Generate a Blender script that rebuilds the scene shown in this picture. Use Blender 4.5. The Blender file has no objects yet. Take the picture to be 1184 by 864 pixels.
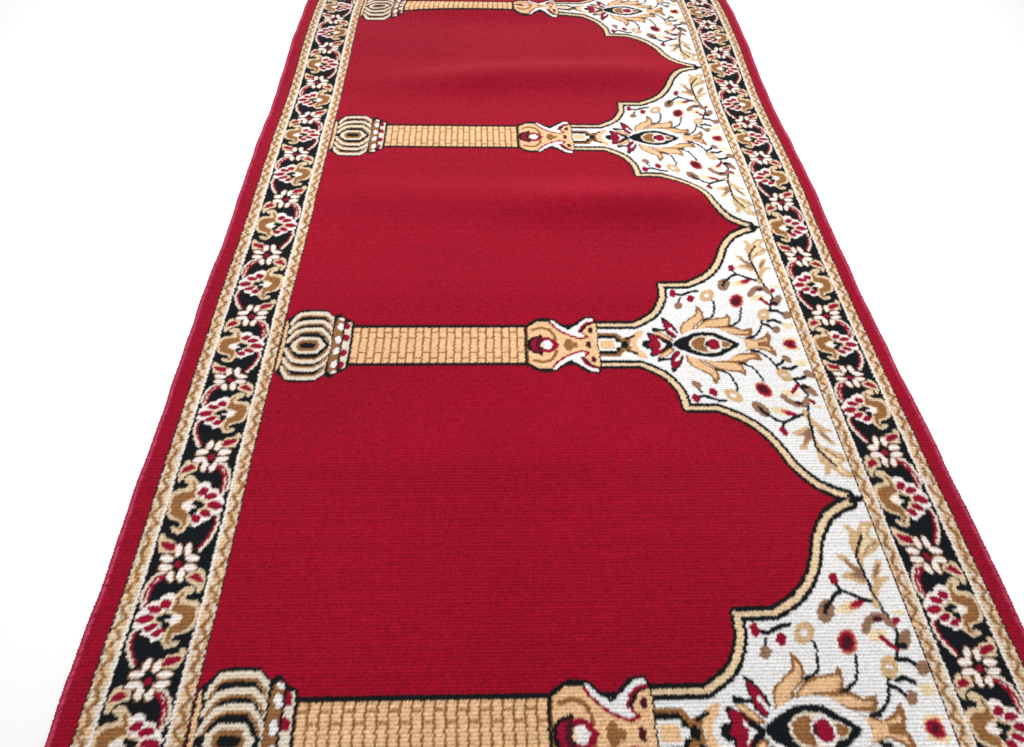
import bpy, math
import numpy as np
rng = np.random.default_rng(7)
S = 1.2            # rug width in metres
PER = 0.442606     # one arch repeat, in rug widths
NR = 128           # pile rows per repeat
PV = PER / NR      # row pitch (rug widths)
NC = 456           # knots across the rug
PU = 1.0 / NC
K0, K1 = -0.5, 3.5 # length of the runner, in repeats (column axes at whole numbers)
RED,BLK,WHT,GLD,BRN,CRM,CRI,YEL,SAL,DRK,TAN,GBR,MRG,BND,PTL,AGD,EHL,WAV,LTN = range(19)
# outlines of the woven motifs, in rug widths: (u across the rug, v along it from the column axis)
SH=[('arch','A',2,[(0.5823,0.0352),(0.6387,0.0353),(0.6502,0.0414),(0.6651,0.0508),(0.6746,0.0605),(0.6817,0.0728),(0.6862,0.0823),(0.6872,0.0879),(0.6882,0.0976),(0.6884,0.1074),(0.7288,0.1082),(0.7413,0.1136),(0.7577,0.1221),(0.7727,0.1337),(0.7846,0.1472),(0.7927,0.1595),(0.7974,0.1693),(0.8025,0.18),(0.813,0.1936),(0.826,0.2054),(0.8446,0.2142),(0.8592,0.2183)]),
('arch','p',4,[(0.5831,0.0211),(0.6116,0.0211),(0.6186,0.0115),(0.6246,0.0144),(0.629,0.0096),(0.6278,0.0),(0.581,0.0002)]),
('arch','p',1,[(0.5832,0.017),(0.6073,0.017),(0.6128,0.01),(0.6165,0.0049),(0.6225,0.0073),(0.6269,0.003),(0.6278,0.0),(0.5815,0.0002)]),
('arch','p',2,[(0.5833,0.011),(0.6072,0.0109),(0.6084,0.0046),(0.6148,0.004),(0.6153,0.0001),(0.5822,0.0002)]),
('arch','p',3,[(0.5857,0.0072),(0.6062,0.0072),(0.6054,0.0001),(0.5849,0.0002)]),
('arch','p',3,[(0.6284,0.0144),(0.6411,0.0239),(0.6502,0.0254),(0.6478,0.0159),(0.6403,0.0096),(0.6363,-0.0),(0.6303,0.0),(0.6289,0.0065)]),
('arch','l',1,[(0.6241,0.0104),(0.6356,0.0162)],0.0042),
('med','p',4,[(0.7045,0.0167),(0.7038,0.028),(0.7079,0.0378),(0.7213,0.0478),(0.7313,0.0545),(0.7346,0.0703),(0.7389,0.0673),(0.7437,0.059),(0.7433,0.0486),(0.7386,0.0419),(0.7286,0.0342),(0.7232,0.025),(0.7124,0.0182)]),
('med','p',3,[(0.7064,0.0183),(0.7065,0.0279),(0.7105,0.0364),(0.722,0.0453),(0.7335,0.0522),(0.7371,0.0626),(0.7404,0.0556),(0.7394,0.0475),(0.735,0.0419),(0.7245,0.0331),(0.7199,0.0256)]),
('med','p',4,[(0.7241,0.0239),(0.7291,0.032),(0.7399,0.0418),(0.7544,0.0473),(0.7733,0.0499),(0.7809,0.0567),(0.7823,0.0469),(0.7804,0.0379),(0.7731,0.0311),(0.7538,0.03),(0.735,0.0264)]),
('med','p',3,[(0.7281,0.0265),(0.7335,0.033),(0.7433,0.0404),(0.7562,0.0448),(0.7738,0.0468),(0.7789,0.0481),(0.7772,0.039),(0.7716,0.0338),(0.7534,0.0325),(0.7357,0.0286)]),
('med','p',4,[(0.726,0.0276),(0.7464,0.0323),(0.7869,0.032),(0.795,0.0266),(0.8101,0.0302),(0.8082,0.0189),(0.803,0.0145),(0.7822,0.0158),(0.768,0.0216),(0.7521,0.0267)]),
('med','p',3,[(0.7329,0.0295),(0.782,0.029),(0.794,0.0239),(0.8039,0.0232),(0.8012,0.0195),(0.7797,0.0193),(0.7686,0.0232),(0.7523,0.0272)]),
('med','p',4,[(0.7817,0.0145),(0.8077,0.0075),(0.8197,0.0123),(0.8315,0.0228),(0.8332,0.0153),(0.8307,0.0059),(0.8268,0.0001),(0.7914,0.0006),(0.7912,0.0065)]),
('med','p',3,[(0.7831,0.0131),(0.807,0.0057),(0.8192,0.0081),(0.8269,0.0133),(0.8264,0.0059),(0.8111,0.0036),(0.8098,0.0003),(0.7951,0.0006),(0.7935,0.0044)]),
('med','p',2,[(0.6851,-0.0002),(0.6887,0.0063),(0.6977,0.0145),(0.7216,0.0265),(0.7428,0.0303),(0.7602,0.0281),(0.7804,0.0159),(0.7916,0.0099),(0.7939,-0.0006)]),
('med','p',1,[(0.644,-0.0),(0.6462,0.0048),(0.6514,0.008),(0.6563,0.0072),(0.6557,0.0111),(0.6536,0.0183),(0.6561,0.0222),(0.6621,0.0206),(0.6691,0.0166),(0.677,0.0111),(0.6863,0.0063),(0.6913,0.0023),(0.6908,-0.0002)]),
('med','p',6,[(0.6509,-0.0001),(0.6564,0.0035),(0.6597,0.0064),(0.6567,0.0162),(0.6631,0.0187),(0.6699,0.0135),(0.6751,0.0071),(0.6739,0.0032),(0.6721,-0.0001)]),
('med','p',2,[(0.6675,0.0103),(0.6705,0.0095),(0.676,0.0035),(0.6845,0.0028),(0.6896,-0.0002),(0.6733,-0.0001),(0.6715,0.004)]),
('med','p',4,[(0.6638,0.023),(0.6715,0.0235),(0.6786,0.0203),(0.6887,0.0113),(0.6914,0.0066),(0.685,0.006),(0.6781,0.0099),(0.6708,0.0155)]),
('med','p',3,[(0.6655,0.0219),(0.6713,0.0222),(0.6777,0.0187),(0.6859,0.0113),(0.6873,0.0082),(0.6824,0.0091),(0.6774,0.013),(0.6712,0.0177)]),
('med','p',1,[(0.6626,0.0302),(0.6662,0.0305),(0.6761,0.0282),(0.6818,0.0282),(0.6824,0.0241),(0.6639,0.0235)]),
('med','p',1,[(0.6793,0.0494),(0.6844,0.0475),(0.6921,0.0398),(0.6971,0.0317),(0.7007,0.0221),(0.6979,0.0166),(0.6946,0.0107),(0.6892,0.0123),(0.683,0.0203),(0.6805,0.0334)]),
('med','p',6,[(0.6821,0.043),(0.6895,0.0394),(0.6953,0.0301),(0.6976,0.0202),(0.6943,0.0126),(0.6902,0.0142),(0.6847,0.023),(0.682,0.0334)]),
('med','p',2,[(0.6877,0.0309),(0.6916,0.0297),(0.6989,0.0189),(0.697,0.0154),(0.693,0.0213),(0.6882,0.0261)]),
('med','p',1,[(0.6895,-0.0002),(0.6901,0.0034),(0.6981,0.0097),(0.7106,0.0157),(0.7244,0.0213),(0.7413,0.0231),(0.7535,0.0207),(0.7681,0.0121),(0.7781,0.0063),(0.7876,0.0025),(0.7876,-0.0005)]),
('med','p',5,[(0.7116,-0.0003),(0.7143,0.007),(0.7212,0.0128),(0.7323,0.0163),(0.7397,0.0153),(0.7473,0.0153),(0.7525,0.0132),(0.7578,0.0084),(0.7668,0.0063),(0.7768,0.0008),(0.7765,-0.0005)]),
('med','p',4,[(0.7149,-0.0003),(0.7174,0.0062),(0.7236,0.0109),(0.7316,0.0133),(0.7365,0.0125),(0.7364,-0.0004)]),
('med','p',4,[(0.7584,-0.0004),(0.7604,0.0057),(0.7675,0.0041),(0.7743,-0.0005)]),
('med','p',2,[(0.758,-0.0004),(0.7559,-0.0056),(0.7522,-0.01),(0.7475,-0.0129),(0.7426,-0.0139),(0.738,-0.0129),(0.7346,-0.0099),(0.7328,-0.0055),(0.7329,-0.0003),(0.7349,0.0048),(0.7386,0.0093),(0.7433,0.0122),(0.7483,0.0132),(0.753,0.0122),(0.7564,0.0092),(0.7582,0.0048)]),
('med','p',6,[(0.7556,-0.0004),(0.754,-0.0044),(0.7511,-0.0078),(0.7475,-0.01),(0.7436,-0.0108),(0.7401,-0.01),(0.7374,-0.0077),(0.736,-0.0043),(0.736,-0.0004),(0.7376,0.0036),(0.7404,0.007),(0.7441,0.0093),(0.748,0.0101),(0.7516,0.0092),(0.7543,0.007),(0.7557,0.0036)]),
('med','p',9,[(0.7407,-0.0004),(0.74,-0.0025),(0.7389,-0.0044),(0.7376,-0.0056),(0.7362,-0.006),(0.7351,-0.0056),(0.7343,-0.0044),(0.734,-0.0025),(0.7342,-0.0004),(0.7349,0.0018),(0.7359,0.0037),(0.7373,0.0049),(0.7386,0.0053),(0.7398,0.0049),(0.7406,0.0037),(0.7409,0.0018)]),
('arch','l',1,[(0.7616,0.0809),(0.7638,0.0749),(0.7611,0.0619)],0.0032),
('arch','l',1,[(0.762,0.067),(0.7584,0.053),(0.7523,0.0485),(0.742,0.0424)],0.0032),
('arch','p',1,[(0.7524,0.0476),(0.7522,0.0463),(0.751,0.0449),(0.7491,0.0435),(0.7467,0.0425),(0.7443,0.0419),(0.7421,0.0418),(0.7406,0.0422),(0.7398,0.0432),(0.7401,0.0444),(0.7413,0.0458),(0.7432,0.0472),(0.7455,0.0483),(0.748,0.0489),(0.7502,0.049),(0.7517,0.0485)]),
('arch','p',10,[(0.7644,0.0847),(0.7607,0.0809),(0.7563,0.0782),(0.7516,0.077),(0.7476,0.0776),(0.7447,0.0797),(0.7434,0.0832),(0.744,0.0874),(0.7462,0.0918),(0.7499,0.0957),(0.7545,0.0984),(0.7592,0.0996),(0.7633,0.0991),(0.7662,0.0969),(0.7674,0.0934),(0.7668,0.0891)]),
('arch','p',2,[(0.7589,0.0882),(0.7582,0.0869),(0.757,0.0858),(0.7555,0.0851),(0.7539,0.0849),(0.7524,0.0852),(0.7514,0.0859),(0.7509,0.087),(0.751,0.0883),(0.7517,0.0896),(0.7529,0.0907),(0.7545,0.0914),(0.7561,0.0917),(0.7575,0.0914),(0.7586,0.0906),(0.7591,0.0895)]),
('arch','l',1,[(0.7051,0.0913),(0.7163,0.0885),(0.727,0.0932),(0.7345,0.0961),(0.7426,0.0963)],0.0046),
('arch','l',1,[(0.7135,0.0827),(0.71,0.0762)],0.0032),
('arch','p',6,[(0.7089,0.0931),(0.7085,0.0902),(0.7074,0.0876),(0.7058,0.0857),(0.7038,0.0847),(0.7018,0.0848),(0.7001,0.086),(0.6989,0.0881),(0.6985,0.0908),(0.6989,0.0937),(0.6999,0.0963),(0.7016,0.0983),(0.7036,0.0992),(0.7056,0.0991),(0.7073,0.0979),(0.7085,0.0958)]),
('arch','p',6,[(0.735,0.0842),(0.7348,0.0815),(0.7338,0.0791),(0.732,0.0771),(0.7299,0.076),(0.7277,0.0758),(0.7257,0.0767),(0.7243,0.0785),(0.7236,0.0809),(0.7238,0.0835),(0.7248,0.086),(0.7265,0.088),(0.7287,0.0891),(0.7309,0.0893),(0.7329,0.0884),(0.7344,0.0866)]),
('arch','p',11,[(0.7154,0.0698),(0.7142,0.0673),(0.7122,0.0652),(0.7097,0.0639),(0.7071,0.0634),(0.7047,0.0639),(0.703,0.0654),(0.7022,0.0675),(0.7024,0.07),(0.7036,0.0724),(0.7056,0.0745),(0.7081,0.0759),(0.7108,0.0764),(0.7131,0.0759),(0.7148,0.0744),(0.7156,0.0723)]),
('arch','p',8,[(0.8098,0.0814),(0.8085,0.0764),(0.8058,0.0718),(0.802,0.0684),(0.7978,0.0665),(0.7936,0.0666),(0.7902,0.0685),(0.7881,0.072),(0.7876,0.0766),(0.7887,0.0816),(0.7914,0.0862),(0.7952,0.0898),(0.7995,0.0917),(0.8038,0.0916),(0.8072,0.0896),(0.8093,0.086)]),
('arch','p',6,[(0.8075,0.0813),(0.8065,0.0773),(0.8042,0.0736),(0.801,0.0708),(0.7974,0.0693),(0.7938,0.0693),(0.7909,0.0708),(0.7891,0.0736),(0.7886,0.0772),(0.7896,0.0812),(0.7919,0.0849),(0.7951,0.0878),(0.7988,0.0893),(0.8024,0.0893),(0.8053,0.0878),(0.8071,0.0849)]),
('arch','p',9,[(0.8041,0.0777),(0.8026,0.075),(0.8005,0.0727),(0.798,0.0712),(0.7955,0.0706),(0.7933,0.0712),(0.7919,0.0728),(0.7915,0.0751),(0.792,0.0779),(0.7935,0.0806),(0.7956,0.083),(0.7982,0.0845),(0.8007,0.085),(0.8028,0.0844),(0.8042,0.0828),(0.8047,0.0805)]),
('arch','l',1,[(0.8028,0.0664),(0.7981,0.0513),(0.7934,0.0411),(0.7769,0.0324)],0.0032),
('arch','p',1,[(0.787,0.0348),(0.7864,0.0336),(0.7846,0.0324),(0.782,0.0313),(0.7789,0.0305),(0.7759,0.0301),(0.7734,0.0301),(0.7717,0.0307),(0.7712,0.0316),(0.7718,0.0328),(0.7736,0.0341),(0.7762,0.0352),(0.7792,0.036),(0.7823,0.0364),(0.7848,0.0363),(0.7865,0.0358)]),
('arch','p',6,[(0.8118,0.1425),(0.8112,0.1399),(0.8098,0.1375),(0.808,0.1358),(0.806,0.1348),(0.804,0.1349),(0.8024,0.136),(0.8014,0.1379),(0.8012,0.1403),(0.8018,0.1429),(0.8031,0.1453),(0.805,0.1471),(0.807,0.148),(0.809,0.1479),(0.8106,0.1469),(0.8116,0.145)]),
('arch','l',1,[(0.8076,0.1358),(0.8107,0.1296)],0.0036),
('arch','p',11,[(0.7958,0.1085),(0.7929,0.1039),(0.7891,0.1001),(0.7849,0.0977),(0.7809,0.0972),(0.7777,0.0984),(0.7759,0.1013),(0.7756,0.1055),(0.7769,0.1103),(0.7798,0.1149),(0.7836,0.1187),(0.7879,0.1211),(0.792,0.1217),(0.7952,0.1204),(0.797,0.1174),(0.7972,0.1132)]),
('arch','l',1,[(0.7848,0.1075),(0.7876,0.1137),(0.7972,0.121),(0.8019,0.1257),(0.8114,0.1296),(0.8221,0.1251),(0.8314,0.1207),(0.8424,0.1174),(0.8477,0.1167)],0.0044),
('arch','p',7,[(0.8262,0.1157),(0.825,0.1132),(0.8218,0.1106),(0.8173,0.1084),(0.812,0.1068),(0.8069,0.1062),(0.8026,0.1065),(0.7998,0.1078),(0.799,0.1099),(0.8002,0.1124),(0.8033,0.115),(0.8078,0.1172),(0.8131,0.1188),(0.8183,0.1194),(0.8226,0.1191),(0.8254,0.1178)]),
('arch','p',8,[(0.829,0.1176),(0.8283,0.1158),(0.8265,0.1139),(0.8237,0.1122),(0.8204,0.111),(0.8171,0.1104),(0.8142,0.1105),(0.8123,0.1113),(0.8117,0.1127),(0.8123,0.1145),(0.8141,0.1164),(0.8169,0.1181),(0.8202,0.1194),(0.8236,0.12),(0.8264,0.1199),(0.8283,0.1191)]),
('arch','p',6,[(0.8329,0.1194),(0.8322,0.1179),(0.8304,0.1164),(0.8277,0.1149),(0.8245,0.1137),(0.8213,0.1131),(0.8185,0.113),(0.8167,0.1136),(0.8161,0.1146),(0.8167,0.1161),(0.8185,0.1176),(0.8212,0.1191),(0.8244,0.1203),(0.8276,0.1209),(0.8304,0.121),(0.8322,0.1204)]),
('arch','l',1,[(0.8221,0.1251),(0.8315,0.1209),(0.8424,0.1174)],0.0044),
('arch','l',1,[(0.8428,0.1665),(0.8425,0.1541),(0.844,0.1392),(0.8477,0.1279),(0.8467,0.1155),(0.8508,0.1055),(0.854,0.0969),(0.8555,0.087),(0.8486,0.0726),(0.8452,0.0619)],0.0036),
('arch','l',11,[(0.8218,0.0899),(0.8271,0.0972),(0.8362,0.1032),(0.8457,0.1031),(0.8532,0.095)],0.0088),
('arch','p',9,[(0.845,0.1007),(0.844,0.0994),(0.8424,0.0984),(0.8403,0.0978),(0.838,0.0975),(0.836,0.0978),(0.8344,0.0985),(0.8336,0.0996),(0.8336,0.1008),(0.8346,0.102),(0.8362,0.103),(0.8383,0.1037),(0.8406,0.1039),(0.8427,0.1037),(0.8442,0.1029),(0.845,0.1019)]),
('arch','p',7,[(0.8731,0.1068),(0.8721,0.1059),(0.87,0.1052),(0.8672,0.1048),(0.864,0.1046),(0.861,0.1048),(0.8585,0.1054),(0.8571,0.1061),(0.8568,0.107),(0.8578,0.1078),(0.8598,0.1085),(0.8627,0.1089),(0.8659,0.1091),(0.8689,0.1089),(0.8714,0.1084),(0.8728,0.1076)]),
('arch','p',6,[(0.863,0.099),(0.8619,0.0973),(0.8605,0.0959),(0.8587,0.0949),(0.8571,0.0946),(0.8557,0.095),(0.8548,0.0959),(0.8545,0.0974),(0.8549,0.0991),(0.8559,0.1007),(0.8574,0.1022),(0.8591,0.1031),(0.8608,0.1034),(0.8622,0.1031),(0.8631,0.1021),(0.8634,0.1007)]),
('arch','p',11,[(0.8672,0.0793),(0.8644,0.0754),(0.861,0.0722),(0.8577,0.0703),(0.8548,0.0698),(0.8527,0.071),(0.8519,0.0736),(0.8525,0.0771),(0.8543,0.0812),(0.8571,0.0852),(0.8604,0.0884),(0.8639,0.0904),(0.8668,0.0908),(0.8688,0.0896),(0.8696,0.087),(0.869,0.0834)]),
('arch','p',1,[(0.8611,0.0746),(0.8601,0.0732),(0.8582,0.0721),(0.8558,0.0713),(0.8533,0.0711),(0.851,0.0714),(0.8493,0.0722),(0.8484,0.0734),(0.8485,0.0747),(0.8495,0.0761),(0.8514,0.0773),(0.8538,0.078),(0.8563,0.0783),(0.8586,0.078),(0.8603,0.0771),(0.8612,0.076)]),
('arch','p',7,[(0.8436,0.0847),(0.8419,0.0824),(0.8388,0.0805),(0.8348,0.0792),(0.8306,0.0788),(0.8267,0.0793),(0.8238,0.0807),(0.8223,0.0827),(0.8224,0.085),(0.8241,0.0873),(0.8271,0.0892),(0.8311,0.0905),(0.8354,0.0909),(0.8393,0.0904),(0.8422,0.0891),(0.8437,0.0871)]),
('arch','l',6,[(0.8364,0.0834),(0.8411,0.0785),(0.8464,0.072)],0.0055),
('arch','p',10,[(0.8429,0.055),(0.8412,0.0503),(0.8383,0.0462),(0.8346,0.0432),(0.8307,0.0418),(0.8272,0.0422),(0.8246,0.0444),(0.8232,0.0479),(0.8234,0.0524),(0.825,0.0571),(0.8279,0.0613),(0.8316,0.0644),(0.8356,0.0658),(0.8392,0.0654),(0.8418,0.0632),(0.8431,0.0595)]),
('arch','p',2,[(0.8372,0.0542),(0.8367,0.0536),(0.8356,0.0531),(0.8342,0.0528),(0.8327,0.0527),(0.8313,0.0528),(0.8302,0.0532),(0.8295,0.0537),(0.8295,0.0543),(0.83,0.0549),(0.8311,0.0555),(0.8325,0.0558),(0.834,0.0559),(0.8354,0.0557),(0.8366,0.0554),(0.8372,0.0548)]),
('arch','l',1,[(0.8442,0.0617),(0.8551,0.061),(0.8632,0.0556)],0.0055),
('arch','p',11,[(0.8765,0.0531),(0.8747,0.0502),(0.8719,0.0478),(0.8687,0.0463),(0.8655,0.0457),(0.8628,0.0463),(0.861,0.048),(0.8603,0.0504),(0.861,0.0533),(0.8628,0.0562),(0.8655,0.0586),(0.8688,0.0602),(0.872,0.0608),(0.8748,0.0602),(0.8766,0.0585),(0.8772,0.056)]),
('arch','l',1,[(0.8362,0.0422),(0.8455,0.0443),(0.8545,0.0396)],0.0055),
('arch','p',7,[(0.8555,0.039),(0.8715,0.0388),(0.8723,0.0332),(0.8683,0.0272),(0.8575,0.0273)]),
('arch','l',1,[(0.8277,0.0434),(0.8248,0.0339),(0.8204,0.0251),(0.8126,0.0167),(0.8022,0.0126)],0.0034),
('arch','p',1,[(0.8099,0.0119),(0.8089,0.0109),(0.807,0.01),(0.8044,0.0095),(0.8016,0.0093),(0.7989,0.0096),(0.7968,0.0102),(0.7956,0.0111),(0.7955,0.0122),(0.7964,0.0132),(0.7983,0.014),(0.8009,0.0146),(0.8037,0.0148),(0.8064,0.0145),(0.8085,0.0139),(0.8097,0.013)]),
('arch','l',1,[(0.8274,0.0378),(0.8349,0.0343),(0.8401,0.0281)],0.0048),
('arch','p',11,[(0.8512,0.0272),(0.8501,0.0245),(0.8483,0.0221),(0.846,0.0203),(0.8436,0.0195),(0.8414,0.0197),(0.8397,0.021),(0.8389,0.023),(0.839,0.0256),(0.84,0.0284),(0.8418,0.0308),(0.8441,0.0326),(0.8466,0.0335),(0.8488,0.0332),(0.8505,0.0319),(0.8513,0.0298)]),
('arch','p',7,[(0.8701,0.0073),(0.8684,0.0056),(0.8651,0.0041),(0.8609,0.0032),(0.8562,0.0029),(0.8519,0.0033),(0.8485,0.0044),(0.8466,0.0059),(0.8465,0.0077),(0.8482,0.0095),(0.8514,0.011),(0.8557,0.0119),(0.8604,0.0122),(0.8647,0.0118),(0.8681,0.0107),(0.87,0.0092)]),
('arch','p',8,[(0.8661,-0.0001),(0.8638,-0.0035),(0.8602,-0.0064),(0.856,-0.0082),(0.8518,-0.0088),(0.8482,-0.0081),(0.8457,-0.0061),(0.8447,-0.0032),(0.8454,0.0002),(0.8477,0.0036),(0.8513,0.0065),(0.8555,0.0084),(0.8598,0.0091),(0.8635,0.0083),(0.866,0.0063),(0.8669,0.0033)]),
('arch','p',6,[(0.8638,0.0007),(0.862,-0.0019),(0.8592,-0.0041),(0.8559,-0.0055),(0.8526,-0.006),(0.8497,-0.0054),(0.8477,-0.0039),(0.847,-0.0017),(0.8475,0.001),(0.8493,0.0036),(0.8521,0.0059),(0.8554,0.0073),(0.8588,0.0078),(0.8617,0.0073),(0.8637,0.0057),(0.8644,0.0034)]),
('arch','p',9,[(0.8609,-0.0002),(0.8598,-0.0018),(0.858,-0.0031),(0.856,-0.004),(0.8538,-0.0043),(0.852,-0.004),(0.8507,-0.003),(0.8502,-0.0016),(0.8506,0.0),(0.8517,0.0016),(0.8534,0.003),(0.8555,0.0039),(0.8577,0.0042),(0.8595,0.0039),(0.8608,0.0029),(0.8613,0.0015)]),
('arch','p',10,[(0.8387,0.1953),(0.8453,0.1952),(0.8512,0.188),(0.8611,0.1976),(0.8739,0.1991),(0.8745,0.1931),(0.8664,0.1882),(0.8665,0.182),(0.8765,0.1794),(0.8701,0.1708),(0.858,0.1648),(0.8481,0.1611),(0.8445,0.15),(0.8401,0.1563),(0.8393,0.1686),(0.8383,0.1785),(0.843,0.1859)]),
('arch','p',7,[(0.8543,0.1858),(0.862,0.1932),(0.8695,0.195),(0.8627,0.1882),(0.8614,0.182),(0.8678,0.177),(0.8642,0.1721),(0.8536,0.1679),(0.8471,0.1661),(0.8507,0.1759)]),
('arch','p',10,[(0.8545,0.1895),(0.8581,0.1892),(0.8531,0.1771),(0.8443,0.1661),(0.8447,0.1772)]),
('arch','l',1,[(0.8574,0.1845),(0.8477,0.1735),(0.8411,0.1637),(0.8418,0.1562)],0.0032),
('arch','l',11,[(0.8514,0.166),(0.8604,0.1734),(0.8696,0.1776)],0.0022),
('arch','p',10,[(0.8176,0.1657),(0.8283,0.1656),(0.8347,0.1563),(0.8436,0.1513),(0.844,0.1413),(0.8391,0.1337),(0.83,0.1387),(0.8156,0.1429),(0.8208,0.148),(0.8313,0.1489),(0.8259,0.1564),(0.8209,0.1608)]),
('arch','p',11,[(0.8256,0.1626),(0.8339,0.1551),(0.8431,0.15),(0.8407,0.1376),(0.8307,0.144),(0.8247,0.1465),(0.8337,0.1476),(0.8282,0.1551)]),
('arch','p',10,[(0.8625,0.1604),(0.8686,0.1591),(0.8626,0.1486),(0.8533,0.1375),(0.848,0.14),(0.8524,0.1487),(0.8582,0.1561)]),
('arch','p',11,[(0.8613,0.1561),(0.8643,0.1548),(0.8584,0.1462),(0.8522,0.14),(0.8545,0.1487)]),
('arch','p',10,[(0.8493,0.1363),(0.8569,0.1427),(0.8686,0.1438),(0.8709,0.1411),(0.8615,0.1372),(0.8531,0.1288),(0.8474,0.1201),(0.8466,0.1114),(0.8393,0.1103),(0.8427,0.1289)]),
('arch','l',1,[(0.8415,0.1563),(0.8433,0.1438),(0.8442,0.1326),(0.846,0.1201)],0.003),
('base','p',1,[(0.1297,0.0455),(0.1413,0.045),(0.1518,0.0001),(0.1288,0.0001),(0.1293,0.0192)]),
('base','l',3,[(0.1394,0.0423),(0.139,0.0191),(0.1395,0.0001)],0.0046),
('base','p',1,[(0.1377,0.0467),(0.1533,0.0616),(0.1673,0.0641),(0.1922,0.0629),(0.2056,0.0512),(0.2129,-0.0001),(0.1427,0.0001),(0.1423,0.0138),(0.142,0.0316)]),
('base','l',18,[(0.1479,0.0378),(0.1512,0.0455),(0.1572,0.0523),(0.1707,0.0533),(0.191,0.0526),(0.2003,0.044),(0.2025,0.0359)],0.0046),
('base','l',5,[(0.1451,0.0378),(0.1478,0.0462),(0.1544,0.0557),(0.17,0.0573),(0.1917,0.0569),(0.2019,0.0476),(0.2056,0.0341)],0.005),
('base','l',4,[(0.1481,0.0367),(0.1514,0.0444),(0.1574,0.0512),(0.1708,0.0523),(0.1911,0.0515),(0.2004,0.0429),(0.2027,0.0348)],0.0026),
('base','l',18,[(0.1476,0.0227),(0.1514,0.0294),(0.1594,0.0362),(0.1703,0.0387),(0.1882,0.0386),(0.1972,0.0315),(0.2025,0.0243)],0.0046),
('base','l',5,[(0.1448,0.0227),(0.1483,0.0307),(0.1572,0.0401),(0.1697,0.0426),(0.1883,0.0426),(0.1971,0.0365),(0.2048,0.0279),(0.2056,0.0208)],0.005),
('base','l',4,[(0.1478,0.0216),(0.1515,0.0283),(0.1596,0.0351),(0.1705,0.0376),(0.1884,0.0376),(0.1973,0.0304),(0.2027,0.0233)],0.0026),
('base','l',18,[(0.1474,0.0071),(0.1517,0.0145),(0.1594,0.0219),(0.1685,0.0248),(0.1884,0.0244),(0.1967,0.0163),(0.202,0.0075)],0.0046),
('base','l',5,[(0.1444,0.0068),(0.1487,0.0156),(0.157,0.0258),(0.1678,0.0288),(0.1884,0.0288),(0.1975,0.0204),(0.2045,0.011),(0.2057,0.003)],0.005),
('base','l',4,[(0.1476,0.006),(0.1519,0.0134),(0.1595,0.0209),(0.1687,0.0237),(0.1885,0.0233),(0.1968,0.0153),(0.2021,0.0064)],0.0026),
('base','p',5,[(0.1501,0.0001),(0.1527,0.0067),(0.1618,0.0147),(0.1879,0.0141),(0.2009,0.0022),(0.2013,-0.0001)]),
('base','p',4,[(0.158,0.0),(0.1594,0.0058),(0.1647,0.0099),(0.1858,0.0095),(0.1919,-0.0001)]),
('base','p',1,[(0.1884,-0.0001),(0.1877,-0.0021),(0.185,-0.0038),(0.1808,-0.0049),(0.1756,-0.0053),(0.1704,-0.0049),(0.1657,-0.0037),(0.1625,-0.002),(0.1611,0.0),(0.1618,0.002),(0.1645,0.0037),(0.1687,0.0049),(0.1739,0.0053),(0.1792,0.0048),(0.1838,0.0037),(0.1871,0.002)]),
('base','p',1,[(0.2037,0.0494),(0.2079,0.0551),(0.2135,0.0562),(0.2203,0.0494),(0.2313,0.043),(0.234,0.0386),(0.2341,-0.0002),(0.2062,-0.0001)]),
('base','p',4,[(0.2085,0.0467),(0.2143,0.0508),(0.2204,0.0467),(0.2194,-0.0002),(0.2069,-0.0001),(0.2072,0.0314)]),
('base','p',2,[(0.2109,0.0494),(0.2191,0.0476),(0.2192,0.0431),(0.2139,0.044)]),
('base','p',2,[(0.2198,0.0329),(0.2198,0.0303),(0.2192,0.0281),(0.218,0.0266),(0.2165,0.0261),(0.2148,0.0266),(0.2132,0.0281),(0.2119,0.0303),(0.2112,0.0329),(0.2112,0.0355),(0.2118,0.0377),(0.213,0.0391),(0.2145,0.0397),(0.2162,0.0391),(0.2178,0.0377),(0.2191,0.0355)]),
('base','p',2,[(0.2191,0.0101),(0.2192,0.0075),(0.2186,0.0053),(0.2174,0.0039),(0.2159,0.0034),(0.2142,0.0039),(0.2126,0.0053),(0.2114,0.0075),(0.2107,0.0101),(0.2106,0.0127),(0.2112,0.0149),(0.2124,0.0163),(0.214,0.0168),(0.2156,0.0163),(0.2172,0.0148),(0.2184,0.0127)]),
('base','p',5,[(0.2227,0.0404),(0.2325,0.0404),(0.2334,-0.0002),(0.2208,-0.0002)]),
('base','p',6,[(0.229,0.0346),(0.2289,0.032),(0.2282,0.0298),(0.2268,0.0284),(0.225,0.0278),(0.2231,0.0284),(0.2213,0.0298),(0.22,0.032),(0.2192,0.0346),(0.2192,0.0372),(0.22,0.0395),(0.2214,0.0409),(0.2232,0.0414),(0.2251,0.0409),(0.2269,0.0394),(0.2282,0.0372)]),
('base','p',6,[(0.2304,0.0132),(0.2303,0.0108),(0.2295,0.0087),(0.228,0.0073),(0.2262,0.0069),(0.2242,0.0074),(0.2223,0.0087),(0.221,0.0108),(0.2202,0.0133),(0.2203,0.0157),(0.2211,0.0178),(0.2226,0.0192),(0.2244,0.0196),(0.2265,0.0192),(0.2283,0.0178),(0.2297,0.0157)]),
('base','l',1,[(0.221,0.0467),(0.2209,0.0225),(0.2204,-0.0002)],0.0028),
('base','l',1,[(0.2327,0.0407),(0.2333,0.0225),(0.2337,-0.0002)],0.0036),
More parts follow.
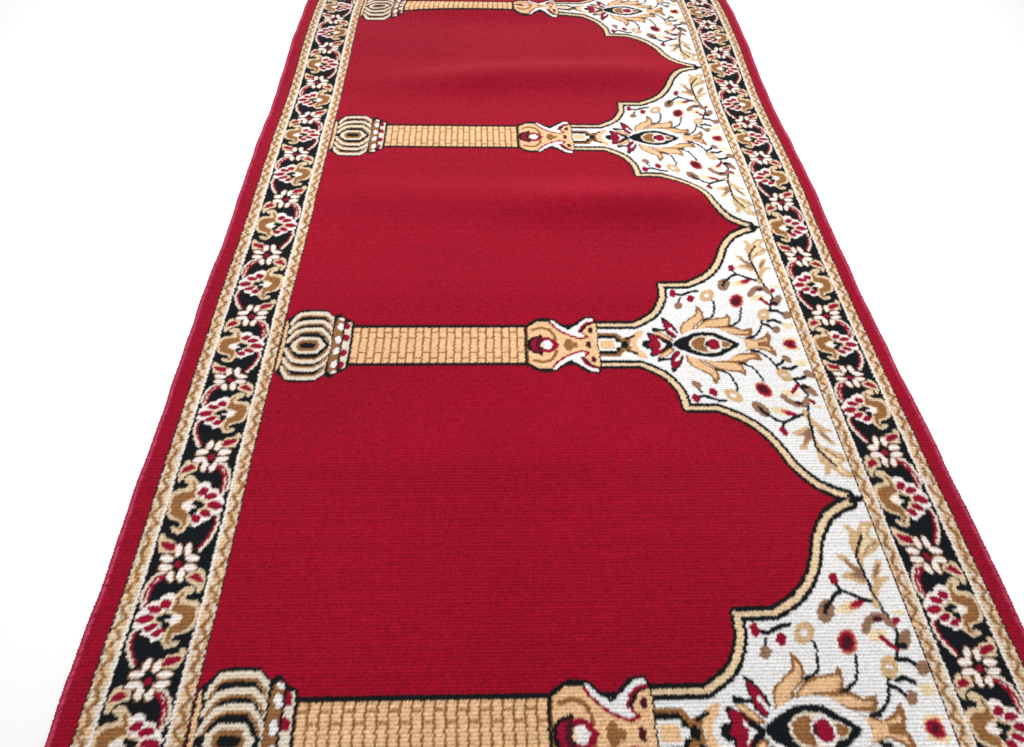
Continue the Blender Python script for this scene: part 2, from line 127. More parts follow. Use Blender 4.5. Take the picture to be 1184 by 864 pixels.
('cap','p',1,[(0.4788,0.035),(0.4949,0.046),(0.5055,0.0486),(0.5212,0.0469),(0.5299,0.0394),(0.5424,0.03),(0.5522,0.0393),(0.5635,0.0492),(0.5796,0.051),(0.5834,0.0423),(0.5823,0.0002),(0.4778,0.0006)]),
('cap','p',3,[(0.4826,0.031),(0.4973,0.0411),(0.5163,0.0414),(0.5254,0.0293),(0.5413,0.0162),(0.5611,0.021),(0.5701,0.0341),(0.5797,0.0386),(0.5824,0.0373),(0.5821,0.0002),(0.4816,0.0006)]),
('cap','p',2,[(0.5164,0.044),(0.521,0.0432),(0.5284,0.0355),(0.5421,0.0263),(0.5545,0.0352),(0.5686,0.0467),(0.5786,0.0475),(0.579,0.0426),(0.5679,0.039),(0.5605,0.0292),(0.5567,0.0227),(0.5611,0.021),(0.5646,0.0161),(0.5591,0.0129),(0.5503,0.0154),(0.5378,0.0203),(0.5267,0.0292),(0.5206,0.0366)]),
('cap','l',6,[(0.5168,0.0391),(0.5229,0.0309),(0.5328,0.0227),(0.5439,0.0162),(0.559,0.0108),(0.5683,0.0142),(0.5629,0.0194)],0.0034),
('cap','l',6,[(0.5571,0.0227),(0.5622,0.0333),(0.5706,0.0395),(0.5792,0.0406)],0.0034),
('cap','l',4,[(0.4902,0.0269),(0.5034,0.0306),(0.5149,0.0268),(0.5206,0.0179),(0.5222,0.0095)],0.0048),
('cap','l',4,[(0.4834,0.031),(0.4823,0.0006)],0.0018),
('cap','p',1,[(0.4809,0.0006),(0.4829,0.0083),(0.4897,0.0144),(0.4995,0.0171),(0.5022,0.0204),(0.5041,0.0131),(0.5035,0.0005)]),
('cap','p',6,[(0.4856,0.0006),(0.4896,0.0099),(0.4987,0.0131),(0.5129,0.0142),(0.5215,0.0085),(0.5297,0.0004)]),
('cap','p',9,[(0.5042,0.0005),(0.5036,-0.0043),(0.5023,-0.0083),(0.5006,-0.011),(0.4986,-0.012),(0.4967,-0.011),(0.4952,-0.0083),(0.4942,-0.0042),(0.4941,0.0005),(0.4946,0.0053),(0.4959,0.0094),(0.4977,0.0121),(0.4997,0.0131),(0.5016,0.0121),(0.5032,0.0094),(0.5041,0.0053)]),
('cap','p',2,[(0.5035,0.0005),(0.5048,0.0069),(0.5132,0.0082),(0.52,0.0033),(0.5234,0.0004)]),
('cap','p',7,[(0.5065,0.0005),(0.5062,-0.0011),(0.5055,-0.0025),(0.5045,-0.0034),(0.5033,-0.0037),(0.5021,-0.0033),(0.5012,-0.0024),(0.5006,-0.0011),(0.5004,0.0005),(0.5007,0.0021),(0.5015,0.0035),(0.5025,0.0044),(0.5037,0.0047),(0.5048,0.0044),(0.5058,0.0034),(0.5064,0.0021)]),
('cap','p',4,[(0.5468,0.0004),(0.546,-0.0037),(0.5443,-0.0071),(0.542,-0.0094),(0.5394,-0.0102),(0.537,-0.0094),(0.535,-0.0071),(0.5338,-0.0037),(0.5336,0.0004),(0.5343,0.0045),(0.536,0.0079),(0.5384,0.0102),(0.541,0.011),(0.5435,0.0102),(0.5455,0.0079),(0.5466,0.0044)]),
('cap','p',4,[(0.5545,0.0003),(0.5539,-0.0014),(0.5527,-0.0028),(0.5508,-0.0038),(0.5488,-0.0041),(0.5468,-0.0038),(0.5451,-0.0028),(0.544,-0.0014),(0.5438,0.0004),(0.5443,0.0021),(0.5456,0.0035),(0.5474,0.0045),(0.5495,0.0049),(0.5515,0.0045),(0.5532,0.0035),(0.5542,0.0021)]),
('cap','p',9,[(0.5729,-0.0001),(0.5723,-0.0025),(0.5712,-0.0046),(0.5696,-0.006),(0.5679,-0.0065),(0.5663,-0.006),(0.565,-0.0046),(0.5643,-0.0025),(0.5642,-0.0),(0.5647,0.0024),(0.5659,0.0045),(0.5674,0.0059),(0.5691,0.0064),(0.5707,0.0059),(0.572,0.0045),(0.5728,0.0024)]),
('cap','p',9,[(0.5778,0.0259),(0.5773,0.0238),(0.5763,0.022),(0.5749,0.0208),(0.5734,0.0203),(0.5719,0.0208),(0.5708,0.022),(0.5701,0.0238),(0.57,0.0259),(0.5705,0.028),(0.5715,0.0298),(0.5729,0.031),(0.5744,0.0314),(0.5759,0.031),(0.577,0.0298),(0.5777,0.028)]),
('cap','l',1,[(0.5834,0.039),(0.5832,0.0193),(0.5823,0.0002)],0.0018),
('bor','l',5,[(0.0761,0.1601),(0.0667,0.1524),(0.0555,0.142),(0.0548,0.1319),(0.0552,0.1222)],0.0054),
('bor','l',5,[(0.0549,0.098),(0.0532,0.0901),(0.0565,0.0779),(0.0644,0.0665)],0.0054),
('bor','l',5,[(0.0975,0.0428),(0.1038,0.0413),(0.1099,0.0339),(0.1126,0.0239),(0.1121,0.017)],0.0054),
('bor','l',6,[(0.0777,0.1601),(0.0686,0.1517),(0.0586,0.142),(0.0579,0.1319),(0.0575,0.1222)],0.0028),
('bor','l',6,[(0.0567,0.098),(0.0552,0.0901),(0.0588,0.0786),(0.0674,0.0665)],0.0028),
('bor','l',6,[(0.0952,0.0419),(0.1032,0.0397),(0.1079,0.033),(0.1109,0.0235),(0.1103,0.0165)],0.0028),
('bor','p',18,[(0.1165,0.1171),(0.116,0.1226),(0.1102,0.127),(0.1011,0.1276),(0.0974,0.1297),(0.098,0.1325),(0.1035,0.134),(0.1058,0.1383),(0.1009,0.1417),(0.0939,0.1405),(0.0878,0.135),(0.085,0.1279),(0.0854,0.121),(0.0815,0.1155),(0.0847,0.1102),(0.0907,0.1049),(0.0863,0.0982),(0.0845,0.0904),(0.0894,0.0833),(0.0935,0.0814),(0.1019,0.0834),(0.1049,0.0877),(0.1013,0.089),(0.0953,0.0876),(0.0955,0.0918),(0.0993,0.0941),(0.1091,0.0966),(0.1143,0.1011),(0.1156,0.109)]),
('bor','p',4,[(0.1123,0.1158),(0.1108,0.1202),(0.1029,0.1235),(0.0935,0.1244),(0.0913,0.128),(0.0953,0.1351),(0.092,0.1353),(0.0886,0.1294),(0.088,0.1224),(0.0857,0.118),(0.0939,0.1149),(0.1008,0.1116),(0.0991,0.1063),(0.0898,0.1022),(0.0895,0.0956),(0.089,0.0904),(0.0925,0.085),(0.0968,0.085),(0.0929,0.0904),(0.0952,0.0954),(0.1035,0.0977),(0.1092,0.101),(0.1125,0.109)]),
('bor','p',14,[(0.0872,0.1322),(0.08,0.1352),(0.0726,0.1323),(0.0703,0.1278),(0.0622,0.1266),(0.0582,0.1215),(0.0549,0.1194),(0.0499,0.1126),(0.0529,0.1086),(0.0509,0.1032),(0.0569,0.0996),(0.062,0.1004),(0.0631,0.0952),(0.0717,0.0926),(0.0763,0.088),(0.0832,0.0901),(0.0862,0.0956),(0.0833,0.1008),(0.0754,0.1047),(0.0709,0.11),(0.0791,0.1169),(0.0862,0.1196),(0.0857,0.1252)]),
('bor','p',18,[(0.0689,0.1098),(0.0687,0.1071),(0.07,0.1049),(0.0724,0.1034),(0.0756,0.1029),(0.0792,0.1034),(0.0825,0.105),(0.0851,0.1072),(0.0866,0.1099),(0.0868,0.1126),(0.0856,0.1148),(0.0832,0.1164),(0.0799,0.1169),(0.0763,0.1163),(0.073,0.1147),(0.0703,0.1125)]),
('bor','p',14,[(0.0992,0.1113),(0.0924,0.1149),(0.0809,0.1088),(0.0881,0.1064),(0.0903,0.1035),(0.0976,0.1073)]),
('bor','p',1,[(0.0893,0.1102),(0.085,0.1158),(0.0734,0.1121),(0.0732,0.1085),(0.0803,0.1058),(0.0838,0.1024),(0.0885,0.1038),(0.0822,0.1088)]),
('bor','p',6,[(0.0738,0.1273),(0.0729,0.1257),(0.073,0.1239),(0.074,0.1221),(0.0757,0.1206),(0.078,0.1197),(0.0804,0.1195),(0.0826,0.1199),(0.0842,0.121),(0.0851,0.1226),(0.0851,0.1244),(0.0841,0.1262),(0.0824,0.1276),(0.0801,0.1286),(0.0777,0.1289),(0.0754,0.1284)]),
('bor','p',6,[(0.0607,0.1211),(0.0605,0.1196),(0.0615,0.118),(0.0634,0.1166),(0.0661,0.1157),(0.0692,0.1152),(0.0721,0.1154),(0.0744,0.1162),(0.0758,0.1174),(0.076,0.1189),(0.0751,0.1205),(0.0731,0.1218),(0.0704,0.1228),(0.0674,0.1233),(0.0645,0.1231),(0.0621,0.1223)]),
('bor','p',6,[(0.0524,0.1096),(0.0526,0.1078),(0.0541,0.1063),(0.0567,0.1054),(0.06,0.105),(0.0635,0.1054),(0.0666,0.1064),(0.069,0.108),(0.0702,0.1098),(0.0701,0.1116),(0.0686,0.1131),(0.066,0.1141),(0.0627,0.1144),(0.0592,0.114),(0.056,0.113),(0.0536,0.1114)]),
('bor','p',6,[(0.0624,0.1002),(0.063,0.0988),(0.0646,0.0979),(0.0669,0.0976),(0.0697,0.098),(0.0724,0.0989),(0.0748,0.1002),(0.0764,0.1018),(0.0769,0.1034),(0.0764,0.1048),(0.0748,0.1057),(0.0724,0.106),(0.0696,0.1056),(0.0669,0.1047),(0.0645,0.1033),(0.063,0.1017)]),
('bor','p',6,[(0.0735,0.0966),(0.0734,0.0949),(0.0743,0.0935),(0.0758,0.0926),(0.0779,0.0923),(0.0802,0.0926),(0.0824,0.0936),(0.0841,0.095),(0.085,0.0966),(0.0851,0.0983),(0.0843,0.0997),(0.0827,0.1006),(0.0806,0.1009),(0.0783,0.1006),(0.0761,0.0996),(0.0745,0.0982)]),
('bor','p',4,[(0.09,0.0577),(0.0901,0.0559),(0.0915,0.0545),(0.0939,0.0535),(0.0971,0.0532),(0.1004,0.0536),(0.1035,0.0546),(0.1059,0.0561),(0.1072,0.0578),(0.1071,0.0595),(0.1058,0.061),(0.1033,0.062),(0.1002,0.0623),(0.0967,0.0619),(0.0936,0.0609),(0.0913,0.0594)]),
('bor','p',4,[(0.0623,0.0579),(0.0624,0.0561),(0.0638,0.0547),(0.0663,0.0537),(0.0694,0.0534),(0.0728,0.0538),(0.0759,0.0548),(0.0782,0.0563),(0.0794,0.058),(0.0793,0.0597),(0.0779,0.0612),(0.0755,0.0621),(0.0723,0.0625),(0.0689,0.0621),(0.0658,0.0611),(0.0635,0.0596)]),
('bor','p',4,[(0.0896,0.049),(0.0897,0.0473),(0.0911,0.0458),(0.0935,0.0449),(0.0966,0.0446),(0.0999,0.045),(0.103,0.046),(0.1054,0.0474),(0.1066,0.0491),(0.1065,0.0508),(0.1052,0.0522),(0.1028,0.0532),(0.0996,0.0535),(0.0963,0.0531),(0.0932,0.0521),(0.0908,0.0507)]),
('bor','p',4,[(0.0622,0.0487),(0.0623,0.047),(0.0636,0.0455),(0.066,0.0446),(0.0691,0.0443),(0.0723,0.0446),(0.0753,0.0456),(0.0776,0.0471),(0.0788,0.0489),(0.0787,0.0506),(0.0774,0.0521),(0.075,0.053),(0.0719,0.0533),(0.0686,0.053),(0.0656,0.0519),(0.0633,0.0505)]),
('bor','p',4,[(0.0835,0.0643),(0.0839,0.0618),(0.085,0.0598),(0.0866,0.0587),(0.0886,0.0586),(0.0906,0.0596),(0.0923,0.0614),(0.0935,0.0639),(0.094,0.0667),(0.0936,0.0692),(0.0926,0.0712),(0.0909,0.0723),(0.0889,0.0724),(0.0869,0.0714),(0.0851,0.0695),(0.084,0.067)]),
('bor','p',4,[(0.0728,0.0653),(0.073,0.0627),(0.0739,0.0606),(0.0755,0.0594),(0.0775,0.0593),(0.0795,0.0602),(0.0813,0.062),(0.0826,0.0645),(0.0832,0.0672),(0.083,0.0698),(0.082,0.0719),(0.0805,0.0731),(0.0785,0.0733),(0.0764,0.0724),(0.0746,0.0705),(0.0734,0.0681)]),
('bor','p',4,[(0.084,0.0394),(0.0841,0.0371),(0.085,0.0352),(0.0865,0.0341),(0.0884,0.034),(0.0905,0.0348),(0.0924,0.0364),(0.0938,0.0386),(0.0946,0.0411),(0.0945,0.0434),(0.0936,0.0453),(0.0921,0.0464),(0.0901,0.0465),(0.088,0.0457),(0.0861,0.0441),(0.0847,0.0419)]),
('bor','p',4,[(0.0733,0.0409),(0.0735,0.038),(0.0744,0.0356),(0.076,0.0343),(0.078,0.034),(0.08,0.035),(0.0819,0.037),(0.0832,0.0398),(0.0839,0.0429),(0.0838,0.0458),(0.0828,0.0481),(0.0812,0.0495),(0.0792,0.0497),(0.0772,0.0488),(0.0753,0.0467),(0.074,0.044)]),
('bor','p',14,[(0.0911,0.0577),(0.0912,0.0564),(0.0925,0.0553),(0.0947,0.0546),(0.0975,0.0544),(0.1004,0.0547),(0.1031,0.0554),(0.1051,0.0565),(0.1061,0.0578),(0.106,0.0591),(0.1047,0.0601),(0.1025,0.0608),(0.0997,0.0611),(0.0968,0.0608),(0.0941,0.06),(0.0921,0.0589)]),
('bor','p',14,[(0.0633,0.0579),(0.0635,0.0566),(0.0648,0.0555),(0.067,0.0548),(0.0698,0.0546),(0.0728,0.0549),(0.0754,0.0556),(0.0774,0.0567),(0.0784,0.058),(0.0782,0.0593),(0.0769,0.0603),(0.0747,0.061),(0.0719,0.0612),(0.0689,0.061),(0.0662,0.0602),(0.0643,0.0591)]),
('bor','p',14,[(0.0907,0.049),(0.0908,0.0478),(0.0921,0.0467),(0.0943,0.046),(0.097,0.0458),(0.0999,0.0461),(0.1026,0.0468),(0.1046,0.0479),(0.1056,0.0491),(0.1054,0.0503),(0.1042,0.0514),(0.102,0.0521),(0.0992,0.0523),(0.0963,0.052),(0.0936,0.0513),(0.0916,0.0502)]),
('bor','p',14,[(0.0632,0.0487),(0.0634,0.0475),(0.0646,0.0464),(0.0668,0.0457),(0.0694,0.0455),(0.0723,0.0457),(0.0749,0.0465),(0.0768,0.0476),(0.0777,0.0489),(0.0776,0.0501),(0.0764,0.0512),(0.0742,0.0519),(0.0715,0.0521),(0.0687,0.0518),(0.0661,0.0511),(0.0642,0.05)]),
('bor','p',14,[(0.0849,0.0646),(0.0852,0.0624),(0.0859,0.0606),(0.0872,0.0596),(0.0886,0.0595),(0.0901,0.0602),(0.0914,0.0618),(0.0922,0.064),(0.0926,0.0663),(0.0923,0.0686),(0.0916,0.0704),(0.0903,0.0714),(0.0889,0.0715),(0.0874,0.0707),(0.0861,0.0691),(0.0852,0.067)]),
('bor','p',14,[(0.0742,0.0656),(0.0743,0.0633),(0.075,0.0614),(0.0761,0.0603),(0.0775,0.0602),(0.079,0.0609),(0.0803,0.0624),(0.0813,0.0646),(0.0818,0.067),(0.0817,0.0692),(0.081,0.0711),(0.0799,0.0722),(0.0784,0.0724),(0.0769,0.0716),(0.0756,0.0701),(0.0746,0.068)]),
('bor','p',14,[(0.0854,0.0396),(0.0854,0.0377),(0.086,0.0361),(0.0871,0.0351),(0.0886,0.035),(0.0901,0.0356),(0.0916,0.037),(0.0927,0.0388),(0.0932,0.0409),(0.0932,0.0429),(0.0926,0.0444),(0.0915,0.0454),(0.09,0.0456),(0.0884,0.0449),(0.087,0.0436),(0.0859,0.0417)]),
('bor','p',14,[(0.0747,0.0412),(0.0747,0.0385),(0.0754,0.0364),(0.0766,0.0351),(0.078,0.0348),(0.0796,0.0356),(0.081,0.0374),(0.082,0.0399),(0.0826,0.0426),(0.0825,0.0453),(0.0818,0.0474),(0.0807,0.0487),(0.0792,0.049),(0.0776,0.0481),(0.0762,0.0464),(0.0752,0.0439)]),
('bor','p',1,[(0.0855,0.0615),(0.0782,0.0576),(0.0784,0.0506),(0.0829,0.0433),(0.0883,0.0446),(0.0905,0.0542)]),
('bor','p',6,[(0.0804,0.0515),(0.0802,0.05),(0.0806,0.0488),(0.0816,0.048),(0.0829,0.0477),(0.0844,0.048),(0.0859,0.0488),(0.0872,0.0501),(0.0879,0.0516),(0.0881,0.053),(0.0877,0.0543),(0.0868,0.0551),(0.0854,0.0554),(0.0839,0.0551),(0.0824,0.0542),(0.0812,0.053)]),
('bor','p',18,[(0.1102,0.0639),(0.1145,0.077),(0.113,0.0819),(0.1086,0.0816),(0.105,0.077),(0.0953,0.0747),(0.0917,0.0699),(0.0916,0.0636),(0.1033,0.0628)]),
('bor','p',6,[(0.1114,0.0728),(0.1087,0.0752),(0.0949,0.0727),(0.0922,0.0653),(0.098,0.0647),(0.1081,0.0684)]),
('bor','p',18,[(0.0722,0.0401),(0.0696,0.0444),(0.061,0.0452),(0.0601,0.0485),(0.0542,0.046),(0.0502,0.039),(0.0498,0.0311),(0.0526,0.024),(0.0559,0.0242),(0.0574,0.0293),(0.0631,0.0328),(0.0698,0.0357)]),
('bor','p',6,[(0.0693,0.0396),(0.0615,0.0442),(0.0557,0.0406),(0.0512,0.0333),(0.0564,0.0337),(0.0641,0.0365)])]
COEF=[[-0.00167, 0.00094, 0.00598, -0.00311, -0.00286, -0.00418, -0.00095, -0.00155, 0.00277, -0.00048, -0.00476, 0.0066, 0.00666, 8e-05, -0.00309], [-0.00053, -7e-05, 0.00026, 0.00154, 0.00218, 0.00058, -0.00137, -0.00452, 0.00134, -0.00208, -0.00533, 0.00501, 0.00572, 0.00062, -0.0024], [0.01851, 0.01535, 0.01213, 0.00809, 0.00236, 9e-05, -0.00092, -0.00078, -0.00155, -0.0058, -0.00772, -0.00801, -0.00933, -0.01097, -0.01258], [8e-05, 0.00684, 0.00215, -0.01237, 0.01278, -0.00363, -0.0133, -0.00167, 0.00758, -0.00371, 0.00041, 0.00464, 0.00045, -0.00025, -0.0]]
Y0=-0.13254
CAM=[497.518941, 1.113095, -0.041346, 0.034798, 0.525617, -0.050882]
FOLDS = [(.024, 1.60, .090, .04, .5, .80), (.009, 1.63, .09, -.03, .2, .5), (.018, 2.42, .090, .08, .34, .80), (.009, 2.36, .08, -.02, .2, .5), (.016, 2.95, .08, .0, .22, .6), (.003, 1.22, .08, 0, .2, .8), (.004, .62, .09, .03, .2, .7)]
WORLD = .29
LAMPS = [('softbox', (0, 3.6, 1.7), (0, .5, 0), (2.2, .6), 88), ('top_softbox', (0, .72, 1.5), (0, .55, 0), (1.8, .6), 26)]

# ------------------------------------------------------------------ weave the pattern as a grid of knots
def inside(pts, U, V):
    r = np.zeros(U.shape, bool)
    n = len(pts)
    for i in range(n):
        x1, y1 = pts[i]; x2, y2 = pts[(i+1) % n]
        if y1 == y2: continue
        c = ((y1 > V) != (y2 > V)) & (U < (x2-x1)*(V-y1)/(y2-y1)+x1)
        r ^= c
    return r
def near(pts, U, V):
    d = np.full(U.shape, 9.0)
    for (x1, y1), (x2, y2) in zip(pts[:-1], pts[1:]):
        dx, dy = x2-x1, y2-y1; L = dx*dx+dy*dy+1e-12
        t = np.clip(((U-x1)*dx+(V-y1)*dy)/L, 0, 1)
        d = np.minimum(d, np.hypot(U-x1-t*dx, V-y1-t*dy))
    return d
def paint(grid, U, V, kind, col, pts, w=0.0):
    xs = [q[0] for q in pts]; ys = [q[1] for q in pts]; m = w+.003
    rr = np.where((V[:, 0] > min(ys)-m) & (V[:, 0] < max(ys)+m))[0]
    cc = np.where((U[0] > min(xs)-m) & (U[0] < max(xs)+m))[0]
    if not len(rr) or not len(cc): return
    s = (slice(rr[0], rr[-1]+1), slice(cc[0], cc[-1]+1))
    mask = inside(pts, U[s], V[s]) if kind == 'p' else near(pts, U[s], V[s]) < w/2
    g = grid[s]; g[mask] = col

UL = dict(LG=.0286, LB1=.0479, LB2=.1162, LF=.1350, RF=.8742, RB1=.8921, RB2=.9574, RG=.9754)
SUB = 3
NU = NC*SUB
NRF = NR*SUB; PF = PV/SUB   # fine rows
ucen = (np.arange(NU)+.5)/NU
hrow = NR//2
# each row of pile sits a little left or right of the last: serrated outlines
def jitter(n):
    k = n//SUB+1
    r = ((np.arange(k) % 2)-.5)*.0009+rng.uniform(-.0005, .0005, k)
    return np.repeat(r, SUB)[:n, None]+rng.uniform(-.0006, .0006, (n, NU))

def weave_repeat():
    """one repeat of field, arch and column, v from -P/2 to P/2; returns colour and part grids"""
    V = np.abs((np.arange(NRF)+.5)*PF-PER/2)[:, None]+np.zeros((1, NU))
    U = ucen[None, :]+jitter(NRF)
    V = V+rng.uniform(-.0007, .0007, V.shape)
    g = np.full(V.shape, RED, np.uint8); part = np.zeros(V.shape, np.uint8)   # 0 field 1 arch 2 medallion 3 shaft 4 base 5 capital
    A = [s for s in SH if s[1] == 'A'][0][3]
    A = [(A[0][0]-.0, A[0][1])]+list(A[1:])
    tip = (UL['RF']+.004, PER/2-.0002)
    closed = A+[tip, (UL['RF']+.004, -.01), (A[0][0], -.01)]
    ins = inside(closed, U, V)
    d = np.full(U.shape, 9.0); st_ = np.zeros(U.shape)
    for (x1, y1), (x2, y2) in zip(A[:-1], A[1:]):
        dx, dy = x2-x1, y2-y1; L2 = dx*dx+dy*dy+1e-12
        t = np.clip(((U-x1)*dx+(V-y1)*dy)/L2, 0, 1); dd = np.hypot(U-x1-t*dx, V-y1-t*dy)
        b_ = dd < d; d[b_] = dd[b_]; st_[b_] = abs(dy)/math.sqrt(L2)
    wo = .0077; wg = .0023+.0014*st_
    g[ins] = WHT
    g[d < wo] = BLK
    g[d < wg] = AGD
    tipl = near([A[-1], (UL['RF'], PER/2)], U, V) < .0024
    g[tipl] = BLK
    part[ins | (d < wo) | tipl] = 1
    before = g.copy()
    def snap(s):
        return [(u, -.002 if abs(v) < .0034 else v) for u, v in s]
    for s in SH:
        if s[0] == 'arch' and s[1] != 'A':
            paint(g, U, V, s[1], s[2], snap(s[3]) if s[1] == 'p' else s[3], s[4] if len(s) > 4 else 0)
    mp = np.zeros(g.shape, np.uint8)
    for s in SH:
        if s[0] == 'med':
            paint(g, U, V, s[1], s[2], snap(s[3])); paint(mp, U, V, s[1], 1, snap(s[3]))
    part[mp == 1] = 2
    # masonry shaft
    h, hb = .0308, .0362
    sh = (U > .225) & (U < .60) & (V < hb) & (part != 1) & (part != 2)
    sh |= (U > .225) & (U < .575) & (V < hb)
    g[sh] = BLK; part[sh] = 3
    bi = np.floor((U-.2348)/.0111).astype(int); bf = (U-.2348)/.0111-bi
    bv = np.where(bi % 2 == 0, .0228, .0128)
    brick = sh & (V < h)
    g[brick] = GLD
    g[brick & ((bf < .12) | (bf > .88) | (np.abs(V-bv) < .0011))] = BRN
    for nm, pid in (('base', 4), ('cap', 5)):
        m2 = np.zeros(g.shape, np.uint8)
        for s in SH:
            if s[0] == nm:
                w = s[4] if len(s) > 4 else 0
                pt = snap(s[3]) if s[1] == 'p' else s[3]
                paint(g, U, V, s[1], s[2], pt, w); paint(m2, U, V, s[1], 1, pt, w)
        part[m2 == 1] = pid
    return g, part

def weave_border(nrow, v0):
    """the two floral borders with their guard stripes; v0 = v of the first row"""
    v = (v0+(np.arange(nrow)+.5)*PF)[:, None]
    V = v+rng.uniform(-.0007, .0007, (nrow, NU))
    U = ucen[None, :]+jitter(nrow)
    g = np.full(V.shape, MRG, np.uint8)
    mott = np.repeat(np.repeat(rng.random((nrow//SUB+1, NC)), SUB, 0)[:nrow], SUB, 1)
    for a, b, dark_left in (('LG', 'LB1', 1), ('LB2', 'LF', 0), ('RF', 'RB1', 1), ('RB2', 'RG', 0)):
        a, b = UL[a], UL[b]; m = (U >= a) & (U < b)
        x = (U-a)/(b-a)
        if not dark_left: x = 1-x
        g[m] = np.where(mott[m] < .2, GLD, np.where(mott[m] < .55, TAN, CRM))
        ph = (V/(PER/24)+(.0 if dark_left else .5)) % 1.0
        tri = np.abs(ph*2-1)                                # 0..1..0
        zx = .26+.38*tri
        fz = np.repeat(rng.normal(0, .05, (nrow//SUB+1, 1)), SUB, 0)[:nrow]+rng.normal(0, .03, V.shape)
        z = m & (np.abs(x-zx+fz) < .135)
        g[z] = np.where(mott[z] < .3, WAV, BRN)
        g[m & (x > .80)] = CRM; g[m & (x > .88)] = PTL
        g[m & (x < .10)] = BLK
    bl = (U >= UL['LB1']) & (U < UL['LB2']); br = (U >= UL['RB1']) & (U < UL['RB2'])
    g[bl | br] = BLK
    motif = [s for s in SH if s[0] == 'bor']
    uc = (UL['LB1']+UL['LB2'])/2; ur = (UL['RB1']+UL['RB2'])/2; q = PER/4
    pal = motif
    v1 = v0+nrow*PF
    for side in (0, 1):
        band = bl if side == 0 else br
        keep = g.copy()
        for phase in (0, 1):                               # scrolls first, flowers over them
            for j in range(int(math.floor(v0/q))-2, int(math.ceil(v1/q))+3):
                f = 1 if j % 2 == 1 else -1
                for s in pal:
                    if (s[1] == 'l') != (phase == 0): continue
                    c0 = uc if side == 0 else ur
                    pts = [(c0+f*(u-uc)*(1 if side == 0 else .955), vv-q+j*q) for u, vv in s[3]]
                    paint(g, U, V, s[1], s[2], pts, s[4] if len(s) > 4 else 0)
        g[~band] = keep[~band]
    return g

nrow = int(round((K1-K0)*NRF))
grid = weave_border(nrow, K0*PER)
part = np.zeros(grid.shape, np.int32)
PARTS = {}
def pid(name):
    PARTS.setdefault(name, len(PARTS)+1); return PARTS[name]
Ug = ucen[None, :]+np.zeros((nrow, 1))
fieldm = (Ug >= UL['LF']) & (Ug < UL['RF'])
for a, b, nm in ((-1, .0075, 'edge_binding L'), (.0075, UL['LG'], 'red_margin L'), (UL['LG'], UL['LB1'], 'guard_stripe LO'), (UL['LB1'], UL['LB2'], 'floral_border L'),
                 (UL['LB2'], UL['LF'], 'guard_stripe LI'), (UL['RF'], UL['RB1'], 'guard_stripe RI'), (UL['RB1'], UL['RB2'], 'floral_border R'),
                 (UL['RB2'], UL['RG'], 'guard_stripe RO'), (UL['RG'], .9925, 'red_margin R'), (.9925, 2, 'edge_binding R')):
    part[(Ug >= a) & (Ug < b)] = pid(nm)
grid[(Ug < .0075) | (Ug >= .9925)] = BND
edge_hl = np.abs(np.minimum(Ug, 1-Ug)-.0078) < .0009
grid[edge_hl & (rng.random(Ug.shape) < .8)] = EHL  # highlight along the binding, painted in as a lighter pink line
for k in range(4):
    g, pt = weave_repeat()
    sl = slice(k*NRF, (k+1)*NRF)
    f = fieldm[sl]
    gs = grid[sl]; gs[f] = g[f]
    ps = part[sl]
    for code, nm in ((0, 'field'), (1, 'arch_panel %d' % k), (2, 'medallion %d' % k), (3, 'column %d' % k), (4, 'column_base %d' % k), (5, 'capital %d' % k)):
        ps[f & (pt == code)] = pid(nm)

# ------------------------------------------------------------------ shape of the rug as it lies: shallow folds, a slight bend
KN = np.linspace(-.5, 3.5, 15)
ZL = np.array(COEF[0]); ZR = np.array(COEF[1]); XB = np.array(COEF[2]); ST = np.array(COEF[3])
def bas(v):
    h = KN[1]-KN[0]
    t = np.abs((v[:, None]-KN[None, :])/h)
    return np.where(t < 1, 2/3-t**2+t**3/2, np.where(t < 2, (2-t)**3/6, 0))
U0 = np.linspace(0, 1, NU+1)                    # vertex columns
VR = K0+np.arange(nrow+1)/NRF              # vertex rows (repeats)
vv = np.clip(VR, -.32, 3.3)
B = bas(vv)
def smooth(u):
    zl = (B@ZL)[:, None]; zr = (B@ZR)[:, None]
    return zl*(1-u)+zr*u
zbase = smooth(U0[None, :])
xoff = (B@XB)+(VR-vv)*-.012
Yr = Y0+VR*PER+(B@ST)
X = (U0[None, :]-.5+xoff[:, None])
Yv = Yr[:, None]+np.zeros((1, NU+1))
# pile relief: row ridges with valleys between, each knot a small bump of its own
n0, n1 = zbase.shape
rel = np.where(np.arange(n0) % SUB == 0, -.00045, .00018)[:, None]+np.where(np.arange(n1) % SUB == 0, -.00042, .00015)[None, :]
rel = rel+rng.normal(0, .00030, (n0, n1))
rowh = rng.normal(0, .00008, n0//SUB+1)
rel = rel+np.repeat(rowh, SUB)[:n0, None]
# soft folds across the runner: (height, v in repeats, half width, slant, from u, to u)
vvv = VR[:, None]; uu = U0[None, :]
fold = 0
for hh, v_, w_, sl_, ua, ub in FOLDS:
    win = 1/(1+np.exp(-(uu-ua)/.05))/(1+np.exp(-(ub-uu)/.05))
    fold = fold+hh*np.exp(-((vvv-v_-sl_*(uu-.5))/w_)**2)*win
